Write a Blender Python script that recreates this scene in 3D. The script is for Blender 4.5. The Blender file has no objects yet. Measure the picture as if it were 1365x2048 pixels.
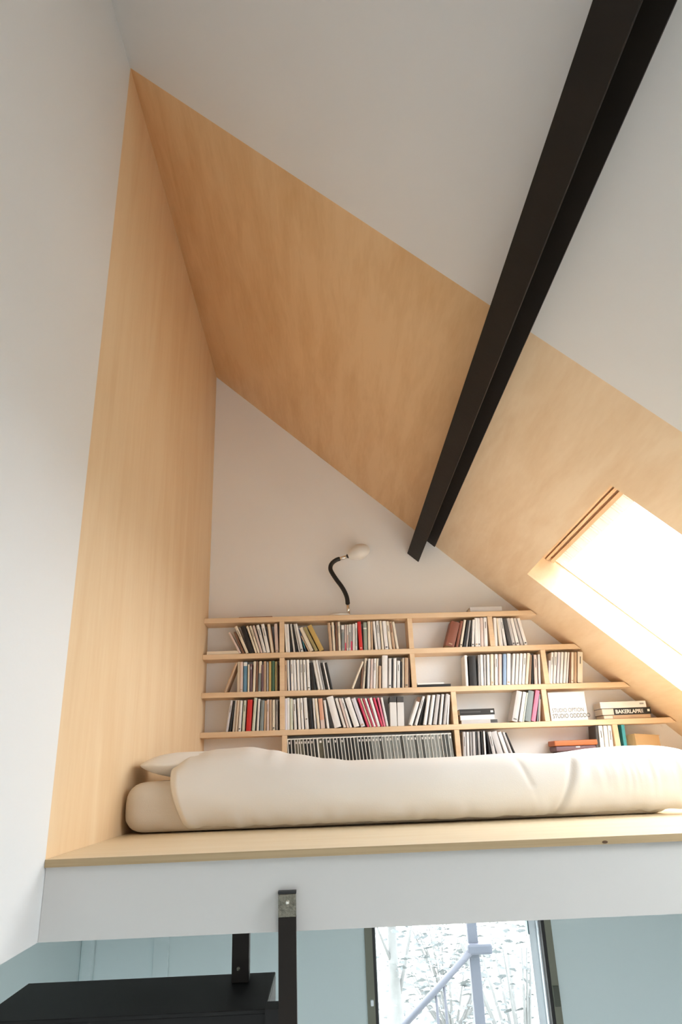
import bpy, bmesh, math, random
from mathutils import Vector, Matrix, noise
random.seed(7)
S = bpy.context.scene
C = S.collection
PI = math.pi

# ------------------------------------------------------------------ camera
R_ = Vector((0.99923293, -0.01590828, -0.03578373))
U_ = Vector((0.02778654, -0.35586584, 0.93412387))
F_ = Vector((0.02759451, 0.93440164, 0.35515083))
FL, CX, CY = 1347.62, 682.5, 1024.0
cam = bpy.data.cameras.new('camera'); camo = bpy.data.objects.new('camera', cam); C.objects.link(camo)
cam.sensor_fit = 'VERTICAL'; cam.sensor_height = 36; cam.sensor_width = 36 * 1365 / 2048
cam.lens = FL / 2048 * 36; cam.clip_start = 0.02; cam.clip_end = 200
m = Matrix.Identity(4)
for i in range(3):
    m[i][0] = R_[i]; m[i][1] = U_[i]; m[i][2] = -F_[i]
camo.matrix_world = m
S.camera = camo

def at(px, py, Y):                       # photo pixel -> point at depth Y
    r = F_ * FL + R_ * (px - CX) - U_ * (py - CY)
    return r * (Y / r.y)

# ------------------------------------------------------------------ materials
def mat(name, col, rough=0.6, metal=0.0, bump=0.0, bscale=40.0, vary=0.0, vscale=3.0, spec=0.5):
    mt = bpy.data.materials.new(name); mt.use_nodes = True
    nt = mt.node_tree; b = nt.nodes['Principled BSDF']
    b.inputs['Base Color'].default_value = (*col, 1)
    b.inputs['Roughness'].default_value = rough; b.inputs['Metallic'].default_value = metal
    b.inputs['Specular IOR Level'].default_value = spec
    tc = nt.nodes.new('ShaderNodeTexCoord')
    if vary:
        n = nt.nodes.new('ShaderNodeTexNoise'); n.inputs['Scale'].default_value = vscale; n.inputs['Detail'].default_value = 4
        nt.links.new(tc.outputs['Object'], n.inputs['Vector'])
        mx = nt.nodes.new('ShaderNodeMix'); mx.data_type = 'RGBA'
        mx.inputs[6].default_value = (*[c * (1 - vary) for c in col], 1)
        mx.inputs[7].default_value = (*[min(1, c * (1 + vary)) for c in col], 1)
        nt.links.new(n.outputs['Fac'], mx.inputs[0]); nt.links.new(mx.outputs[2], b.inputs['Base Color'])
    if bump:
        n = nt.nodes.new('ShaderNodeTexNoise'); n.inputs['Scale'].default_value = bscale
        nt.links.new(tc.outputs['Object'], n.inputs['Vector'])
        bp = nt.nodes.new('ShaderNodeBump'); bp.inputs['Strength'].default_value = bump; bp.inputs['Distance'].default_value = 0.01
        nt.links.new(n.outputs['Fac'], bp.inputs['Height']); nt.links.new(bp.outputs['Normal'], b.inputs['Normal'])
    return mt

def plywood(name, c1, c2, stretch, rough=0.42, spec=0.3):
    mt = bpy.data.materials.new(name); mt.use_nodes = True
    nt = mt.node_tree; b = nt.nodes['Principled BSDF']; L = nt.links
    b.inputs['Roughness'].default_value = rough; b.inputs['Specular IOR Level'].default_value = spec
    tc = nt.nodes.new('ShaderNodeTexCoord'); mp = nt.nodes.new('ShaderNodeMapping')
    mp.inputs['Scale'].default_value = stretch
    L.new(tc.outputs['Object'], mp.inputs['Vector'])
    n1 = nt.nodes.new('ShaderNodeTexNoise'); n1.inputs['Scale'].default_value = 2.2; n1.inputs['Detail'].default_value = 7; n1.inputs['Distortion'].default_value = 0.6
    n2 = nt.nodes.new('ShaderNodeTexNoise'); n2.inputs['Scale'].default_value = 14; n2.inputs['Detail'].default_value = 5
    n3 = nt.nodes.new('ShaderNodeTexNoise'); n3.inputs['Scale'].default_value = 0.8; n3.inputs['Detail'].default_value = 1
    L.new(mp.outputs['Vector'], n1.inputs['Vector']); L.new(mp.outputs['Vector'], n2.inputs['Vector']); L.new(tc.outputs['Object'], n3.inputs['Vector'])
    a = nt.nodes.new('ShaderNodeMath'); a.operation = 'MULTIPLY_ADD'; a.inputs[1].default_value = 0.35
    L.new(n2.outputs['Fac'], a.inputs[0]); L.new(n1.outputs['Fac'], a.inputs[2])
    a2 = nt.nodes.new('ShaderNodeMath'); a2.operation = 'MULTIPLY_ADD'; a2.inputs[1].default_value = 0.35
    L.new(n3.outputs['Fac'], a2.inputs[0]); L.new(a.outputs[0], a2.inputs[2])
    cr = nt.nodes.new('ShaderNodeValToRGB')
    cr.color_ramp.elements[0].position = 0.55; cr.color_ramp.elements[0].color = (*c1, 1)
    cr.color_ramp.elements[1].position = 1.1; cr.color_ramp.elements[1].color = (*c2, 1)
    L.new(a2.outputs[0], cr.inputs[0]); L.new(cr.outputs[0], b.inputs['Base Color'])
    return mt

def glassmat(name, tint=(1, 1, 1)):
    mt = bpy.data.materials.new(name); mt.use_nodes = True; nt = mt.node_tree
    nt.nodes.remove(nt.nodes['Principled BSDF']); out = nt.nodes['Material Output']
    t = nt.nodes.new('ShaderNodeBsdfTransparent'); t.inputs[0].default_value = (*tint, 1)
    g = nt.nodes.new('ShaderNodeBsdfGlossy'); g.inputs['Roughness'].default_value = 0.02
    lw = nt.nodes.new('ShaderNodeLayerWeight'); lw.inputs[0].default_value = 0.5
    pw = nt.nodes.new('ShaderNodeMath'); pw.operation = 'POWER'; pw.inputs[1].default_value = 5; nt.links.new(lw.outputs['Facing'], pw.inputs[0])
    f = nt.nodes.new('ShaderNodeMath'); f.operation = 'MULTIPLY_ADD'; f.inputs[1].default_value = 0.6; f.inputs[2].default_value = 0.04; nt.links.new(pw.outputs[0], f.inputs[0])
    mx = nt.nodes.new('ShaderNodeMixShader')
    nt.links.new(f.outputs[0], mx.inputs[0]); nt.links.new(t.outputs[0], mx.inputs[1]); nt.links.new(g.outputs[0], mx.inputs[2])
    nt.links.new(mx.outputs[0], out.inputs[0])
    return mt

M = {}
M['plaster'] = mat('white_plaster', (0.80, 0.805, 0.81), 0.85, bump=0.04, bscale=60)
M['ceiling'] = mat('ceiling_plaster', (0.77, 0.765, 0.765), 0.9, bump=0.03, bscale=50)
M['lower'] = mat('lower_wall_blue_light', (0.645, 0.745, 0.755), 0.85, bump=0.03)  # cool tint of the bluish light is put into the wall colour
M['strip'] = mat('lower_trim_blue_light', (0.61, 0.71, 0.72), 0.7)  # trim carries the same blue light tint as the wall
M['ply_wall'] = plywood('plywood_wall', (0.75, 0.53, 0.31), (0.83, 0.64, 0.42), (3, 3, 0.35), 0.5)
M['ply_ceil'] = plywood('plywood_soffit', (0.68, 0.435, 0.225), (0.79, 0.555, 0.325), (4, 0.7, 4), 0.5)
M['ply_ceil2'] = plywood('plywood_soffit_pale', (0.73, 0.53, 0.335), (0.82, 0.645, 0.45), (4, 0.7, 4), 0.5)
M['ply_deck'] = plywood('plywood_deck', (0.80, 0.66, 0.45), (0.86, 0.74, 0.55), (0.6, 5, 5), 0.45)
M['ply_edge'] = plywood('plywood_edge', (0.36, 0.26, 0.14), (0.46, 0.34, 0.20), (0.6, 6, 40), 0.6)
M['shelf'] = plywood('shelf_wood', (0.72, 0.50, 0.30), (0.82, 0.62, 0.42), (0.8, 6, 6), 0.5)
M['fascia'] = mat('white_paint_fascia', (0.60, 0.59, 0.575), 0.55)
M['steel'] = mat('black_steel', (0.014, 0.0105, 0.008), 0.6, 0.0, spec=0.22, bump=0.1, bscale=30, vary=0.3, vscale=6)
M['tray'] = mat('black_tray', (0.006, 0.006, 0.006), 0.6, spec=0.3)
M['rust'] = mat('worn_steel', (0.20, 0.19, 0.15), 0.4, 0.6, bump=0.6, bscale=140, vary=0.6, vscale=90)
M['bolt'] = mat('bright_bolt', (0.9, 0.88, 0.8), 0.25, 0.8)
M['linen'] = mat('white_linen', (0.80, 0.775, 0.745), 0.9, bump=0.05, bscale=220, spec=0.1)
M['sheet'] = mat('cream_sheet', (0.68, 0.62, 0.545), 0.9, bump=0.05, bscale=220, spec=0.1)
M['pine'] = plywood('window_pine', (0.62, 0.40, 0.22), (0.80, 0.58, 0.38), (4, 0.7, 4), 0.35)
M['white_frame'] = mat('white_frame', (0.78, 0.84, 0.88), 0.4)
M['olive'] = mat('olive_trim', (0.17, 0.175, 0.13), 0.5)
M['gasket'] = mat('black_gasket', (0.006, 0.006, 0.006), 0.5)
M['blind'] = mat('blind_fabric', (0.88, 0.86, 0.80), 0.9)
nt = M['blind'].node_tree; tl = nt.nodes.new('ShaderNodeBsdfTranslucent'); tl.inputs[0].default_value = (0.9, 0.87, 0.8, 1)
mxs = nt.nodes.new('ShaderNodeMixShader'); mxs.inputs[0].default_value = 0.5
nt.links.new(nt.nodes['Principled BSDF'].outputs[0], mxs.inputs[1]); nt.links.new(tl.outputs[0], mxs.inputs[2]); nt.links.new(mxs.outputs[0], nt.nodes['Material Output'].inputs[0])
M['glass'] = glassmat('window_glass', (0.97, 0.99, 0.99))
M['lamp_white'] = mat('lamp_white', (0.80, 0.79, 0.77), 0.3)
M['rubber'] = mat('black_rubber', (0.008, 0.008, 0.008), 0.45)
M['chrome'] = mat('chrome', (0.82, 0.80, 0.78), 0.15, 1.0)
M['page'] = mat('book_pages', (0.80, 0.74, 0.65), 0.9)
M['ink'] = mat('dark_ink', (0.05, 0.045, 0.04), 0.7)
M['greyink'] = mat('grey_ink', (0.13, 0.125, 0.12), 0.7)
M['card'] = mat('cardboard', (0.60, 0.40, 0.21), 0.85, vary=0.08, vscale=8)
M['floor'] = mat('floor_boards', (0.20, 0.18, 0.16), 0.6)
M['bark'] = mat('pale_bark', (0.14, 0.145, 0.145), 0.9, vary=0.4, vscale=5)
M['leaf'] = mat('garden_leaf', (0.085, 0.10, 0.105), 0.6, vary=0.6, vscale=1.5)
M['galv'] = mat('galvanised_steel', (0.055, 0.06, 0.08), 0.5)
M['render'] = mat('white_render', (0.85, 0.86, 0.83), 0.8)
M['soil'] = mat('garden_ground', (0.45, 0.45, 0.42), 0.95)

# ------------------------------------------------------------------ helpers
def obj(name, bm, material, parent=None, smooth=False):
    bmesh.ops.recalc_face_normals(bm, faces=bm.faces)
    me = bpy.data.meshes.new(name); bm.to_mesh(me); bm.free()
    for mm in (material if isinstance(material, (list, tuple)) else [material]): me.materials.append(mm)
    if smooth:
        for p in me.polygons: p.use_smooth = True
    o = bpy.data.objects.new(name, me); C.objects.link(o)
    if parent: o.parent = parent; o.matrix_parent_inverse = parent.matrix_basis.inverted()
    return o
def tag(o, label, cat, group=None):
    o['label'] = label; o['category'] = cat
    if group: o['group'] = group
    return o
def thing(name, label, cat, loc=(0, 0, 0), group=None):
    o = bpy.data.objects.new(name, None); C.objects.link(o); o.location = loc; o.empty_display_size = 0.05
    return tag(o, label, cat, group)
def struct(name, bm, material, **k):
    o = obj(name, bm, material, **k); o['kind'] = 'structure'; return o
def hexa(bm, P, mi=0):                    # 8 points: bottom quad, top quad
    v = [bm.verts.new(p) for p in P]; fs = []
    for f in ((3, 2, 1, 0), (4, 5, 6, 7), (0, 1, 5, 4), (1, 2, 6, 5), (2, 3, 7, 6), (3, 0, 4, 7)):
        fc = bm.faces.new([v[i] for i in f]); fc.material_index = mi; fs.append(fc)
    return v
def box(bm, x0, x1, y0, y1, z0, z1, mi=0):
    return hexa(bm, [(x0, y0, z0), (x1, y0, z0), (x1, y1, z0), (x0, y1, z0), (x0, y0, z1), (x1, y0, z1), (x1, y1, z1), (x0, y1, z1)], mi)
def boxobj(*a, **k):
    bm = bmesh.new(); box(bm, *a[:6]); return bm
def bevel(bm, w, seg=2, ang=0.5):
    bmesh.ops.recalc_face_normals(bm, faces=bm.faces); bm.normal_update()
    es = [e for e in bm.edges if len(e.link_faces) == 2 and e.calc_face_angle(0) > ang]
    bmesh.ops.bevel(bm, geom=es, offset=w, segments=seg, affect='EDGES', profile=0.6)
def tube(bm, pts, rad, n=12, mi=0, caps=True):
    pts = [Vector(p) for p in pts]; rings = []
    if not hasattr(rad, '__len__'): rad = [rad] * len(pts)
    up = None
    for i, p in enumerate(pts):
        t = (pts[min(i + 1, len(pts) - 1)] - pts[max(i - 1, 0)]).normalized()
        if up is None:
            up = t.orthogonal().normalized()
        up = (up - t * up.dot(t)).normalized(); w = t.cross(up)
        rings.append([bm.verts.new(p + (up * math.cos(2 * PI * k / n) + w * math.sin(2 * PI * k / n)) * rad[i]) for k in range(n)])
    for a, b in zip(rings, rings[1:]):
        for k in range(n):
            f = bm.faces.new([a[k], a[(k + 1) % n], b[(k + 1) % n], b[k]]); f.material_index = mi; f.smooth = True
    if caps:
        bm.faces.new(rings[0][::-1]).material_index = mi; bm.faces.new(rings[-1]).material_index = mi
def lathe(bm, prof, n=32, c=(0, 0, 0), mi=0):
    rings = []
    for r, z in prof:
        rings.append([bm.verts.new((c[0] + r * math.cos(2 * PI * k / n), c[1] + r * math.sin(2 * PI * k / n), c[2] + z)) for k in range(n)])
    for a, b in zip(rings, rings[1:]):
        for k in range(n): bm.faces.new([a[k], a[(k + 1) % n], b[(k + 1) % n], b[k]]).material_index = mi
    bm.faces.new(rings[0][::-1]); bm.faces.new(rings[-1])

# ceiling plane: slopes down to the right, 42 degrees
NX, NZ = 0.669, 0.743                     # outward normal (up, right)
YF, YB, XL = 2.218, 4.80, -0.839
def cz(x, y): return 2.335 - 0.9 * x - 0.0194 * (y - YF)
def cp(x, y, d=0.0):                      # point over ceiling at x,y, pushed outward by d (negative = into room)
    return Vector((x + NX * d, y, cz(x, y) + NZ * d))
def slab(bm, x0, x1, y0, y1, d0=0.0, d1=0.19):
    hexa(bm, [cp(x0, y0, d0), cp(x1, y0, d0), cp(x1, y1, d0), cp(x0, y1, d0), cp(x0, y0, d1), cp(x1, y0, d1), cp(x1, y1, d1), cp(x0, y1, d1)])

# ------------------------------------------------------------------ shell
YR = -2.6
TX0, TX1, TY0, TY1 = 1.45, 2.35, 0.95, 2.0        # second roof window, added out of frame nearer the viewer to bring in daylight
bm = bmesh.new()
slab(bm, -0.95, TX0, YR, YF); slab(bm, TX1, 2.62, YR, YF); slab(bm, TX0, TX1, YR, TY0); slab(bm, TX0, TX1, TY1, YF)
struct('ceiling', bm, M['ceiling'])
SX0, SX1, SY0, SY1 = 1.305, 2.32, 2.78, 4.17       # roof window opening
bm = bmesh.new()
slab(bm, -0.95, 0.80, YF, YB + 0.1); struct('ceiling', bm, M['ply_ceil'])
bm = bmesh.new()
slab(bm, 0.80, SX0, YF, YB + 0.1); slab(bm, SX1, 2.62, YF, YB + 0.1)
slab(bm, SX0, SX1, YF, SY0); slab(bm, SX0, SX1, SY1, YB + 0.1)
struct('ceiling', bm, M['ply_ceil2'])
bm = bmesh.new(); box(bm, -1.75, XL, YR, YF, -0.43, 3.6); box(bm, -1.75, XL, YF, YB + 0.1, -0.43, -0.2405); struct('wall_left', bm, M['plaster'])
bm = bmesh.new(); box(bm, -1.75, XL, YF, YB + 0.1, -0.24, 3.6); struct('wall_left', bm, M['ply_wall'])
bm = bmesh.new(); box(bm, -1.75, -1.53, YR, YB, -2.9, -0.43); struct('wall_left', bm, M['lower'])
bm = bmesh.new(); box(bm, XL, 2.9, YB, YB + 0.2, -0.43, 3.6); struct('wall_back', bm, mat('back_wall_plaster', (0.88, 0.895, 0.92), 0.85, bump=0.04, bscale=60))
WX0, WX1, WZ0, WZ1 = 0.186, 1.345, -2.75, -0.50
bm = bmesh.new()
box(bm, -1.75, WX0, YB, YB + 0.2, -2.9, -0.43); box(bm, WX1, 2.9, YB, YB + 0.2, -2.9, -0.43)
box(bm, WX0, WX1, YB, YB + 0.2, WZ1, -0.43); box(bm, WX0, WX1, YB, YB + 0.2, -2.9, WZ0)
struct('wall_back', bm, M['lower'])
bm = bmesh.new(); box(bm, 2.62, 2.8, YR, YB, -2.9, 0.3); struct('wall_right', bm, M['plaster'])
bm = bmesh.new(); box(bm, -1.75, 2.8, YR, YB, -3.0, -2.9); struct('floor', bm, M['floor'])
# rear wall behind the viewer with an unseen opening added to bring in daylight
RX0, RX1, RZ0, RZ1 = -0.7, 2.3, -2.2, -0.1
bm = bmesh.new()
box(bm, -1.75, RX0, YR - 0.15, YR, -2.9, 3.9); box(bm, RX1, 2.8, YR - 0.15, YR, -2.9, 3.9)
box(bm, RX0, RX1, YR - 0.15, YR, RZ1, 3.9); box(bm, RX0, RX1, YR - 0.15, YR, -2.9, RZ0)
struct('wall_rear', bm, M['plaster'])
# flush boxing on lower back wall
bm = bmesh.new(); box(bm, -1.10, -1.005, YB - 0.02, YB, -2.9, -0.43); bevel(bm, 0.004); struct('trim_1', bm, M['strip'])
bm = bmesh.new(); box(bm, -1.53, -1.45, YB - 0.05, YB, -2.9, -0.43); bevel(bm, 0.02, 3); struct('trim_2', bm, M['strip'])

# ------------------------------------------------------------------ platform
t = thing('loft_platform', 'plywood sleeping platform with a white painted front, under the mattress', 'platform', (0.9, YF, -0.43))
bm = bmesh.new(); box(bm, XL + 0.001, 2.615, 2.214, YB - 0.002, -0.240, -0.219)
for f in bm.faces:
    if abs(f.normal.z) < 0.5: f.material_index = 1
bm.normal_update()
for f in bm.faces: f.material_index = 0 if f.normal.z > 0.5 else 1
obj('deck', bm, [M['ply_deck'], M['ply_edge']], t)
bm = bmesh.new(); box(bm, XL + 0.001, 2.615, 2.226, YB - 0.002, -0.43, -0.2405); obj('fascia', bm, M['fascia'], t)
bm = bmesh.new(); kp = at(1211, 1684, 2.2135); lathe(bm, [(0.001, 0), (0.006, 0.0), (0.0055, 0.0012), (0.001, 0.0015)], 10)
bmesh.ops.transform(bm, matrix=Matrix.Translation((kp.x, 2.2142, kp.z)) @ Matrix.Rotation(PI / 2, 4, 'X') @ Matrix.Diagonal((1.5, 0.7, 1, 1)), verts=bm.verts)
o = obj('knot', bm, mat('knot_brown', (0.10, 0.05, 0.02), 0.7), t)

# ------------------------------------------------------------------ steel roof beam (I-section, square to the roof slope)
t = thing('roof_beam', 'long black steel roof beam running under the sloping ceiling to the back wall', 'beam', cp(0.85, YR + 0.1))
ET = Vector((0.743, 0, -0.669))           # down the slope
def sect(bm, s0, s1, d0, d1, y0, y1):
    P = []
    for y in (y0, y1):
        c = Vector((0.823, y, cz(0.823, y)))
        P.append([c + ET * s + Vector((NX, 0, NZ)) * d for s, d in ((s0, d0), (s1, d0), (s1, d1), (s0, d1))])
    hexa(bm, P[0] + P[1])
bm = bmesh.new(); sect(bm, -0.105, 0.0, -0.182, -0.173, YR, YB); bevel(bm, 0.002, 1); obj('bottom_flange', bm, M['steel'], t)
bm = bmesh.new(); sect(bm, -0.058, -0.050, -0.1735, -0.009, YR, YB); obj('web', bm, M['steel'], t)
bm = bmesh.new(); sect(bm, -0.11, 0.022, -0.0095, -0.0005, YR, YB); obj('top_flange', bm, M['steel'], t)

# ------------------------------------------------------------------ roof window
w = bpy.data.objects.new('window_1', None); C.objects.link(w); w.location = cp(SX0, SY0, 0.2); w['kind'] = 'structure'; w.empty_display_size = 0.1
def sbar(bm, s0, s1, y0, y1, d0, d1):     # s measured down the slope from top edge of opening
    def q(s, y, d): return cp(SX0, y, d) + ET * s
    hexa(bm, [q(s0, y0, d0), q(s1, y0, d0), q(s1, y1, d0), q(s0, y1, d0), q(s0, y0, d1), q(s1, y0, d1), q(s1, y1, d1), q(s0, y1, d1)])
SL = (SX1 - SX0) / 0.743
bm = bmesh.new(); sbar(bm, 0.006, 0.026, SY0, SY1, 0.160, 0.26); sbar(bm, 0.026, 0.036, SY0, SY1, 0.195, 0.26); sbar(bm, 0.036, 0.052, SY0, SY1, 0.160, 0.26)
sbar(bm, 0.052, 0.066, SY0, SY1, 0.20, 0.26); sbar(bm, 0.066, 0.088, SY0 + 0.01, SY1 - 0.01, 0.165, 0.26)
obj('frame_head', bm, M['pine'], w)
for a, b in ((SY0, SY0 + 0.007), (SY1 - 0.007, SY1)):
    bm = bmesh.new(); sbar(bm, 0.0, SL, a, b, 0.19, 0.26); obj('frame_jamb', bm, M['pine'], w)
bm = bmesh.new(); sbar(bm, SL - 0.08, SL, SY0, SY1, 0.19, 0.26); obj('frame_sill', bm, M['pine'], w)
bm = bmesh.new()
n = 60
for i in range(n):                        # bunched roller blind hanging just under the head
    y0 = SY0 + 0.03 + (SY1 - SY0 - 0.06) * i / n; y1 = SY0 + 0.03 + (SY1 - SY0 - 0.06) * (i + 1) / n
    e = 0.006 * math.sin(i * 0.9)
    sbar(bm, 0.090, 0.155 + e * 0.4, y0, y1, 0.185 + e, 0.20 + e)
bmesh.ops.remove_doubles(bm, verts=bm.verts, dist=0.0005)
obj('blind', bm, M['blind'], w)
bm = bmesh.new(); sbar(bm, 0.07, SL - 0.05, SY0 + 0.03, SY1 - 0.03, 0.235, 0.243); obj('pane', bm, M['glass'], w)

w = bpy.data.objects.new('added_roof_window', None); C.objects.link(w); w.location = cp(TX0, TY0, 0.2); w['kind'] = 'structure'; w.empty_display_size = 0.1  # unseen roof window, added for light from the right
def tbar(bm, x0, x1, y0, y1, d0, d1):
    hexa(bm, [cp(x0, y0, d0), cp(x1, y0, d0), cp(x1, y1, d0), cp(x0, y1, d0), cp(x0, y0, d1), cp(x1, y0, d1), cp(x1, y1, d1), cp(x0, y1, d1)])
bm = bmesh.new(); tbar(bm, TX0, TX0 + .04, TY0, TY1, .19, .25); tbar(bm, TX1 - .04, TX1, TY0, TY1, .19, .25); tbar(bm, TX0, TX1, TY0, TY0 + .04, .19, .25); tbar(bm, TX0, TX1, TY1 - .04, TY1, .19, .25)
obj('frame', bm, M['pine'], w)
bm = bmesh.new(); tbar(bm, TX0 + .035, TX1 - .035, TY0 + .035, TY1 - .035, .235, .243); obj('pane', bm, M['glass'], w)

# ------------------------------------------------------------------ garden window below
w = bpy.data.objects.new('window_2', None); C.objects.link(w); w.location = (WX0, YB, WZ0); w['kind'] = 'structure'; w.empty_display_size = 0.1
def rectframe(bm, x0, x1, z0, z1, wl, wr, wt, wb, y0, y1):
    box(bm, x0, x0 + wl, y0, y1, z0, z1); box(bm, x1 - wr, x1, y0, y1, z0, z1)
    box(bm, x0 + wl, x1 - wr, y0, y1, z1 - wt, z1); box(bm, x0 + wl, x1 - wr, y0, y1, z0, z0 + wb)
bm = bmesh.new(); rectframe(bm, WX0, WX1, WZ0, WZ1, 0.047, 0.042, 0.05, 0.05, YB - 0.012, YB + 0.2); obj('frame', bm, M['olive'], w)
bm = bmesh.new(); rectframe(bm, WX0 + 0.047, WX1 - 0.042, WZ0 + .05, WZ1 - .05, 0.017, 0.02, 0.02, 0.02, YB - 0.006, YB + 0.2); obj('gasket', bm, M['gasket'], w)
bm = bmesh.new(); rectframe(bm, WX0 + 0.064, WX1 - 0.062, WZ0 + .07, WZ1 - .07, 0.008, 0.008, 0.03, 0.03, YB + 0.05, YB + 0.17); obj('sash', bm, M['white_frame'], w)
bm = bmesh.new(); box(bm, WX1 - 0.115, WX1 - 0.0705, YB + 0.10, YB + 0.15, WZ0 + .1, WZ1 - .1); obj('sash', bm, M['white_frame'], w)
bm = bmesh.new(); box(bm, WX1 - 0.122, WX1 - 0.115, YB + 0.09, YB + 0.15, -1.02, WZ1 - .1); obj('gasket', bm, mat('teal_edge', (0.05, 0.12, 0.14), 0.4), w)
bm = bmesh.new(); box(bm, WX0 + 0.07, WX1 - 0.115, YB + 0.12, YB + 0.126, WZ0 + .1, WZ1 - .1); obj('pane', bm, M['glass'], w)
hp = at(1108, 1992, YB - 0.02)
bm = bmesh.new(); box(bm, WX1 - 0.04, WX1 - 0.005, YB - 0.024, YB - 0.011, hp.z - 0.055, hp.z + 0.05); bevel(bm, 0.003); obj('hinge', bm, mat('dark_hinge', (0.06, 0.07, 0.05), 0.5), w)
hp = at(746, 2007, YB - 0.03)
bm = bmesh.new(); box(bm, hp.x - 0.012, hp.x + 0.006, YB - 0.03, YB - 0.011, hp.z - 0.015, hp.z + 0.015); bevel(bm, 0.004); obj('latch', bm, M['white_frame'], w)

# ------------------------------------------------------------------ hanging stair landing and its posts
ZT = -0.615
t = thing('stair_landing', 'black stair landing tray hung under the white platform edge', 'landing', (-0.6, 2.4, -0.72))
bm = bmesh.new(); box(bm, -0.995, -0.195, 2.235, 2.60, ZT - 0.012, ZT)
bevel(bm, 0.002, 1); obj('tread', bm, M['tray'], t)
bm = bmesh.new(); box(bm, -0.995, -0.195, 2.24, 2.252, -0.78, ZT - 0.0125); obj('front_panel', bm, M['tray'], t)
bm = bmesh.new(); box(bm, -0.995, -0.195, 2.588, 2.60, -0.78, ZT - 0.0125); obj('back_panel', bm, M['tray'], t)
bm = bmesh.new(); box(bm, -0.207, -0.195, 2.253, 2.587, -0.78, ZT - 0.0125); obj('side_panel', bm, M['tray'], t)
bm = bmesh.new(); box(bm, -0.194, -0.156, 2.20, 2.27, -0.80, ZT + 0.008); obj('bracket', bm, M['tray'], t)
p0 = at(557, 1788, 2.196); p1 = at(592, 1788, 2.196)
t = thing('steel_post', 'front black steel hanger post bolted to the white platform edge', 'post', (-0.13, 2.205, -2.9), 'black steel hanger posts')
pzt = p0.z; pzm = at(575, 1835, 2.196).z
def post_piece(zb, zt, y0=2.196, y1=2.2255):
    bm = bmesh.new(); box(bm, -0.157, -0.107, y0, y1, zb, zt); return bm
obj('shaft', post_piece(-2.9, pzm), M['steel'], t)
bm = post_piece(pzm + 0.0003, pzt - 0.002); bevel(bm, 0.001, 1); o = obj('worn_top', bm, M['rust'], t); o['label'] = 'bare worn metal top'
bm = bmesh.new(); box(bm, -0.158, -0.106, 2.200, 2.2258, pzt - 0.0015, pzt + 0.005); obj('cap', bm, M['gasket'], t)
bp = at(575, 1806, 2.19)
bm = bmesh.new(); lathe(bm, [(0.001, 0.006), (0.004, 0.005), (0.006, 0.002), (0.006, 0.0)], 12)
bmesh.ops.transform(bm, matrix=Matrix.Translation((bp.x, 2.196, bp.z)) @ Matrix.Rotation(PI / 2, 4, 'X'), verts=bm.verts)
obj('bolt', bm, M['bolt'], t)
q0 = at(465, 1900, 2.5); q1 = at(499, 1900, 2.5)
t = thing('steel_post', 'rear black steel hanger post, half hidden behind the platform edge', 'post', ((q0.x + q1.x) / 2, 2.5, ZT), 'black steel hanger posts')
bm = bmesh.new(); box(bm, q0.x, q1.x, 2.49, 2.53, ZT, -0.4305); bevel(bm, 0.002, 1); obj('shaft', bm, M['steel'], t)
bm = bmesh.new(); bq = at(477, 1938, 2.489); lathe(bm, [(0.001, 0.005), (0.005, 0.004), (0.006, 0.0)], 12)
bmesh.ops.transform(bm, matrix=Matrix.Translation((bq.x, 2.49, bq.z)) @ Matrix.Rotation(PI / 2, 4, 'X'), verts=bm.verts); obj('bolt', bm, M['rust'], t)

# ------------------------------------------------------------------ bed
bm = bmesh.new(); box(bm, XL + 0.008, 1.40, 2.93, 4.48, -0.2185, -0.022); bevel(bm, 0.09, 8)
for v in bm.verts:
    k = max(0, 1 - (v.co.x - XL) / 0.3)
    if v.co.z > -0.1: v.co.z += 0.004 * math.sin(v.co.x * 9)
    if v.co.z < -0.17: v.co.z += 0.006 * k
o = obj('mattress', bm, M['sheet'], None, True)
tag(o, 'thick cream sheeted mattress lying on the plywood platform', 'mattress')
bm = bmesh.new()
bmesh.ops.create_uvsphere(bm, u_segments=48, v_segments=24, radius=1)
for v in bm.verts:                         # pillow: superellipse with pinched corners
    x, y, z = v.co
    sx = math.copysign(abs(x) ** 0.55, x); sy = math.copysign(abs(y) ** 0.55, y)
    e = max(abs(sx), abs(sy)); zz = z * (1 - 0.55 * e ** 4)
    v.co = Vector((-0.505 + sx * 0.315, 3.20 + sy * 0.19, 0.036 + zz * 0.056 + 0.012 * max(0, sx) + 0.010 * max(0, -sx) * 0.6 + 0.004 * noise.noise(Vector((x * 3, y * 3, 0)))))
o = obj('pillow', bm, mat('pillow_cotton', (0.87, 0.86, 0.85), 0.9, bump=0.05, bscale=220, spec=0.1), None, True)
tag(o, 'white pillow lying on the head end of the mattress, half under the duvet', 'pillow')

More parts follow.
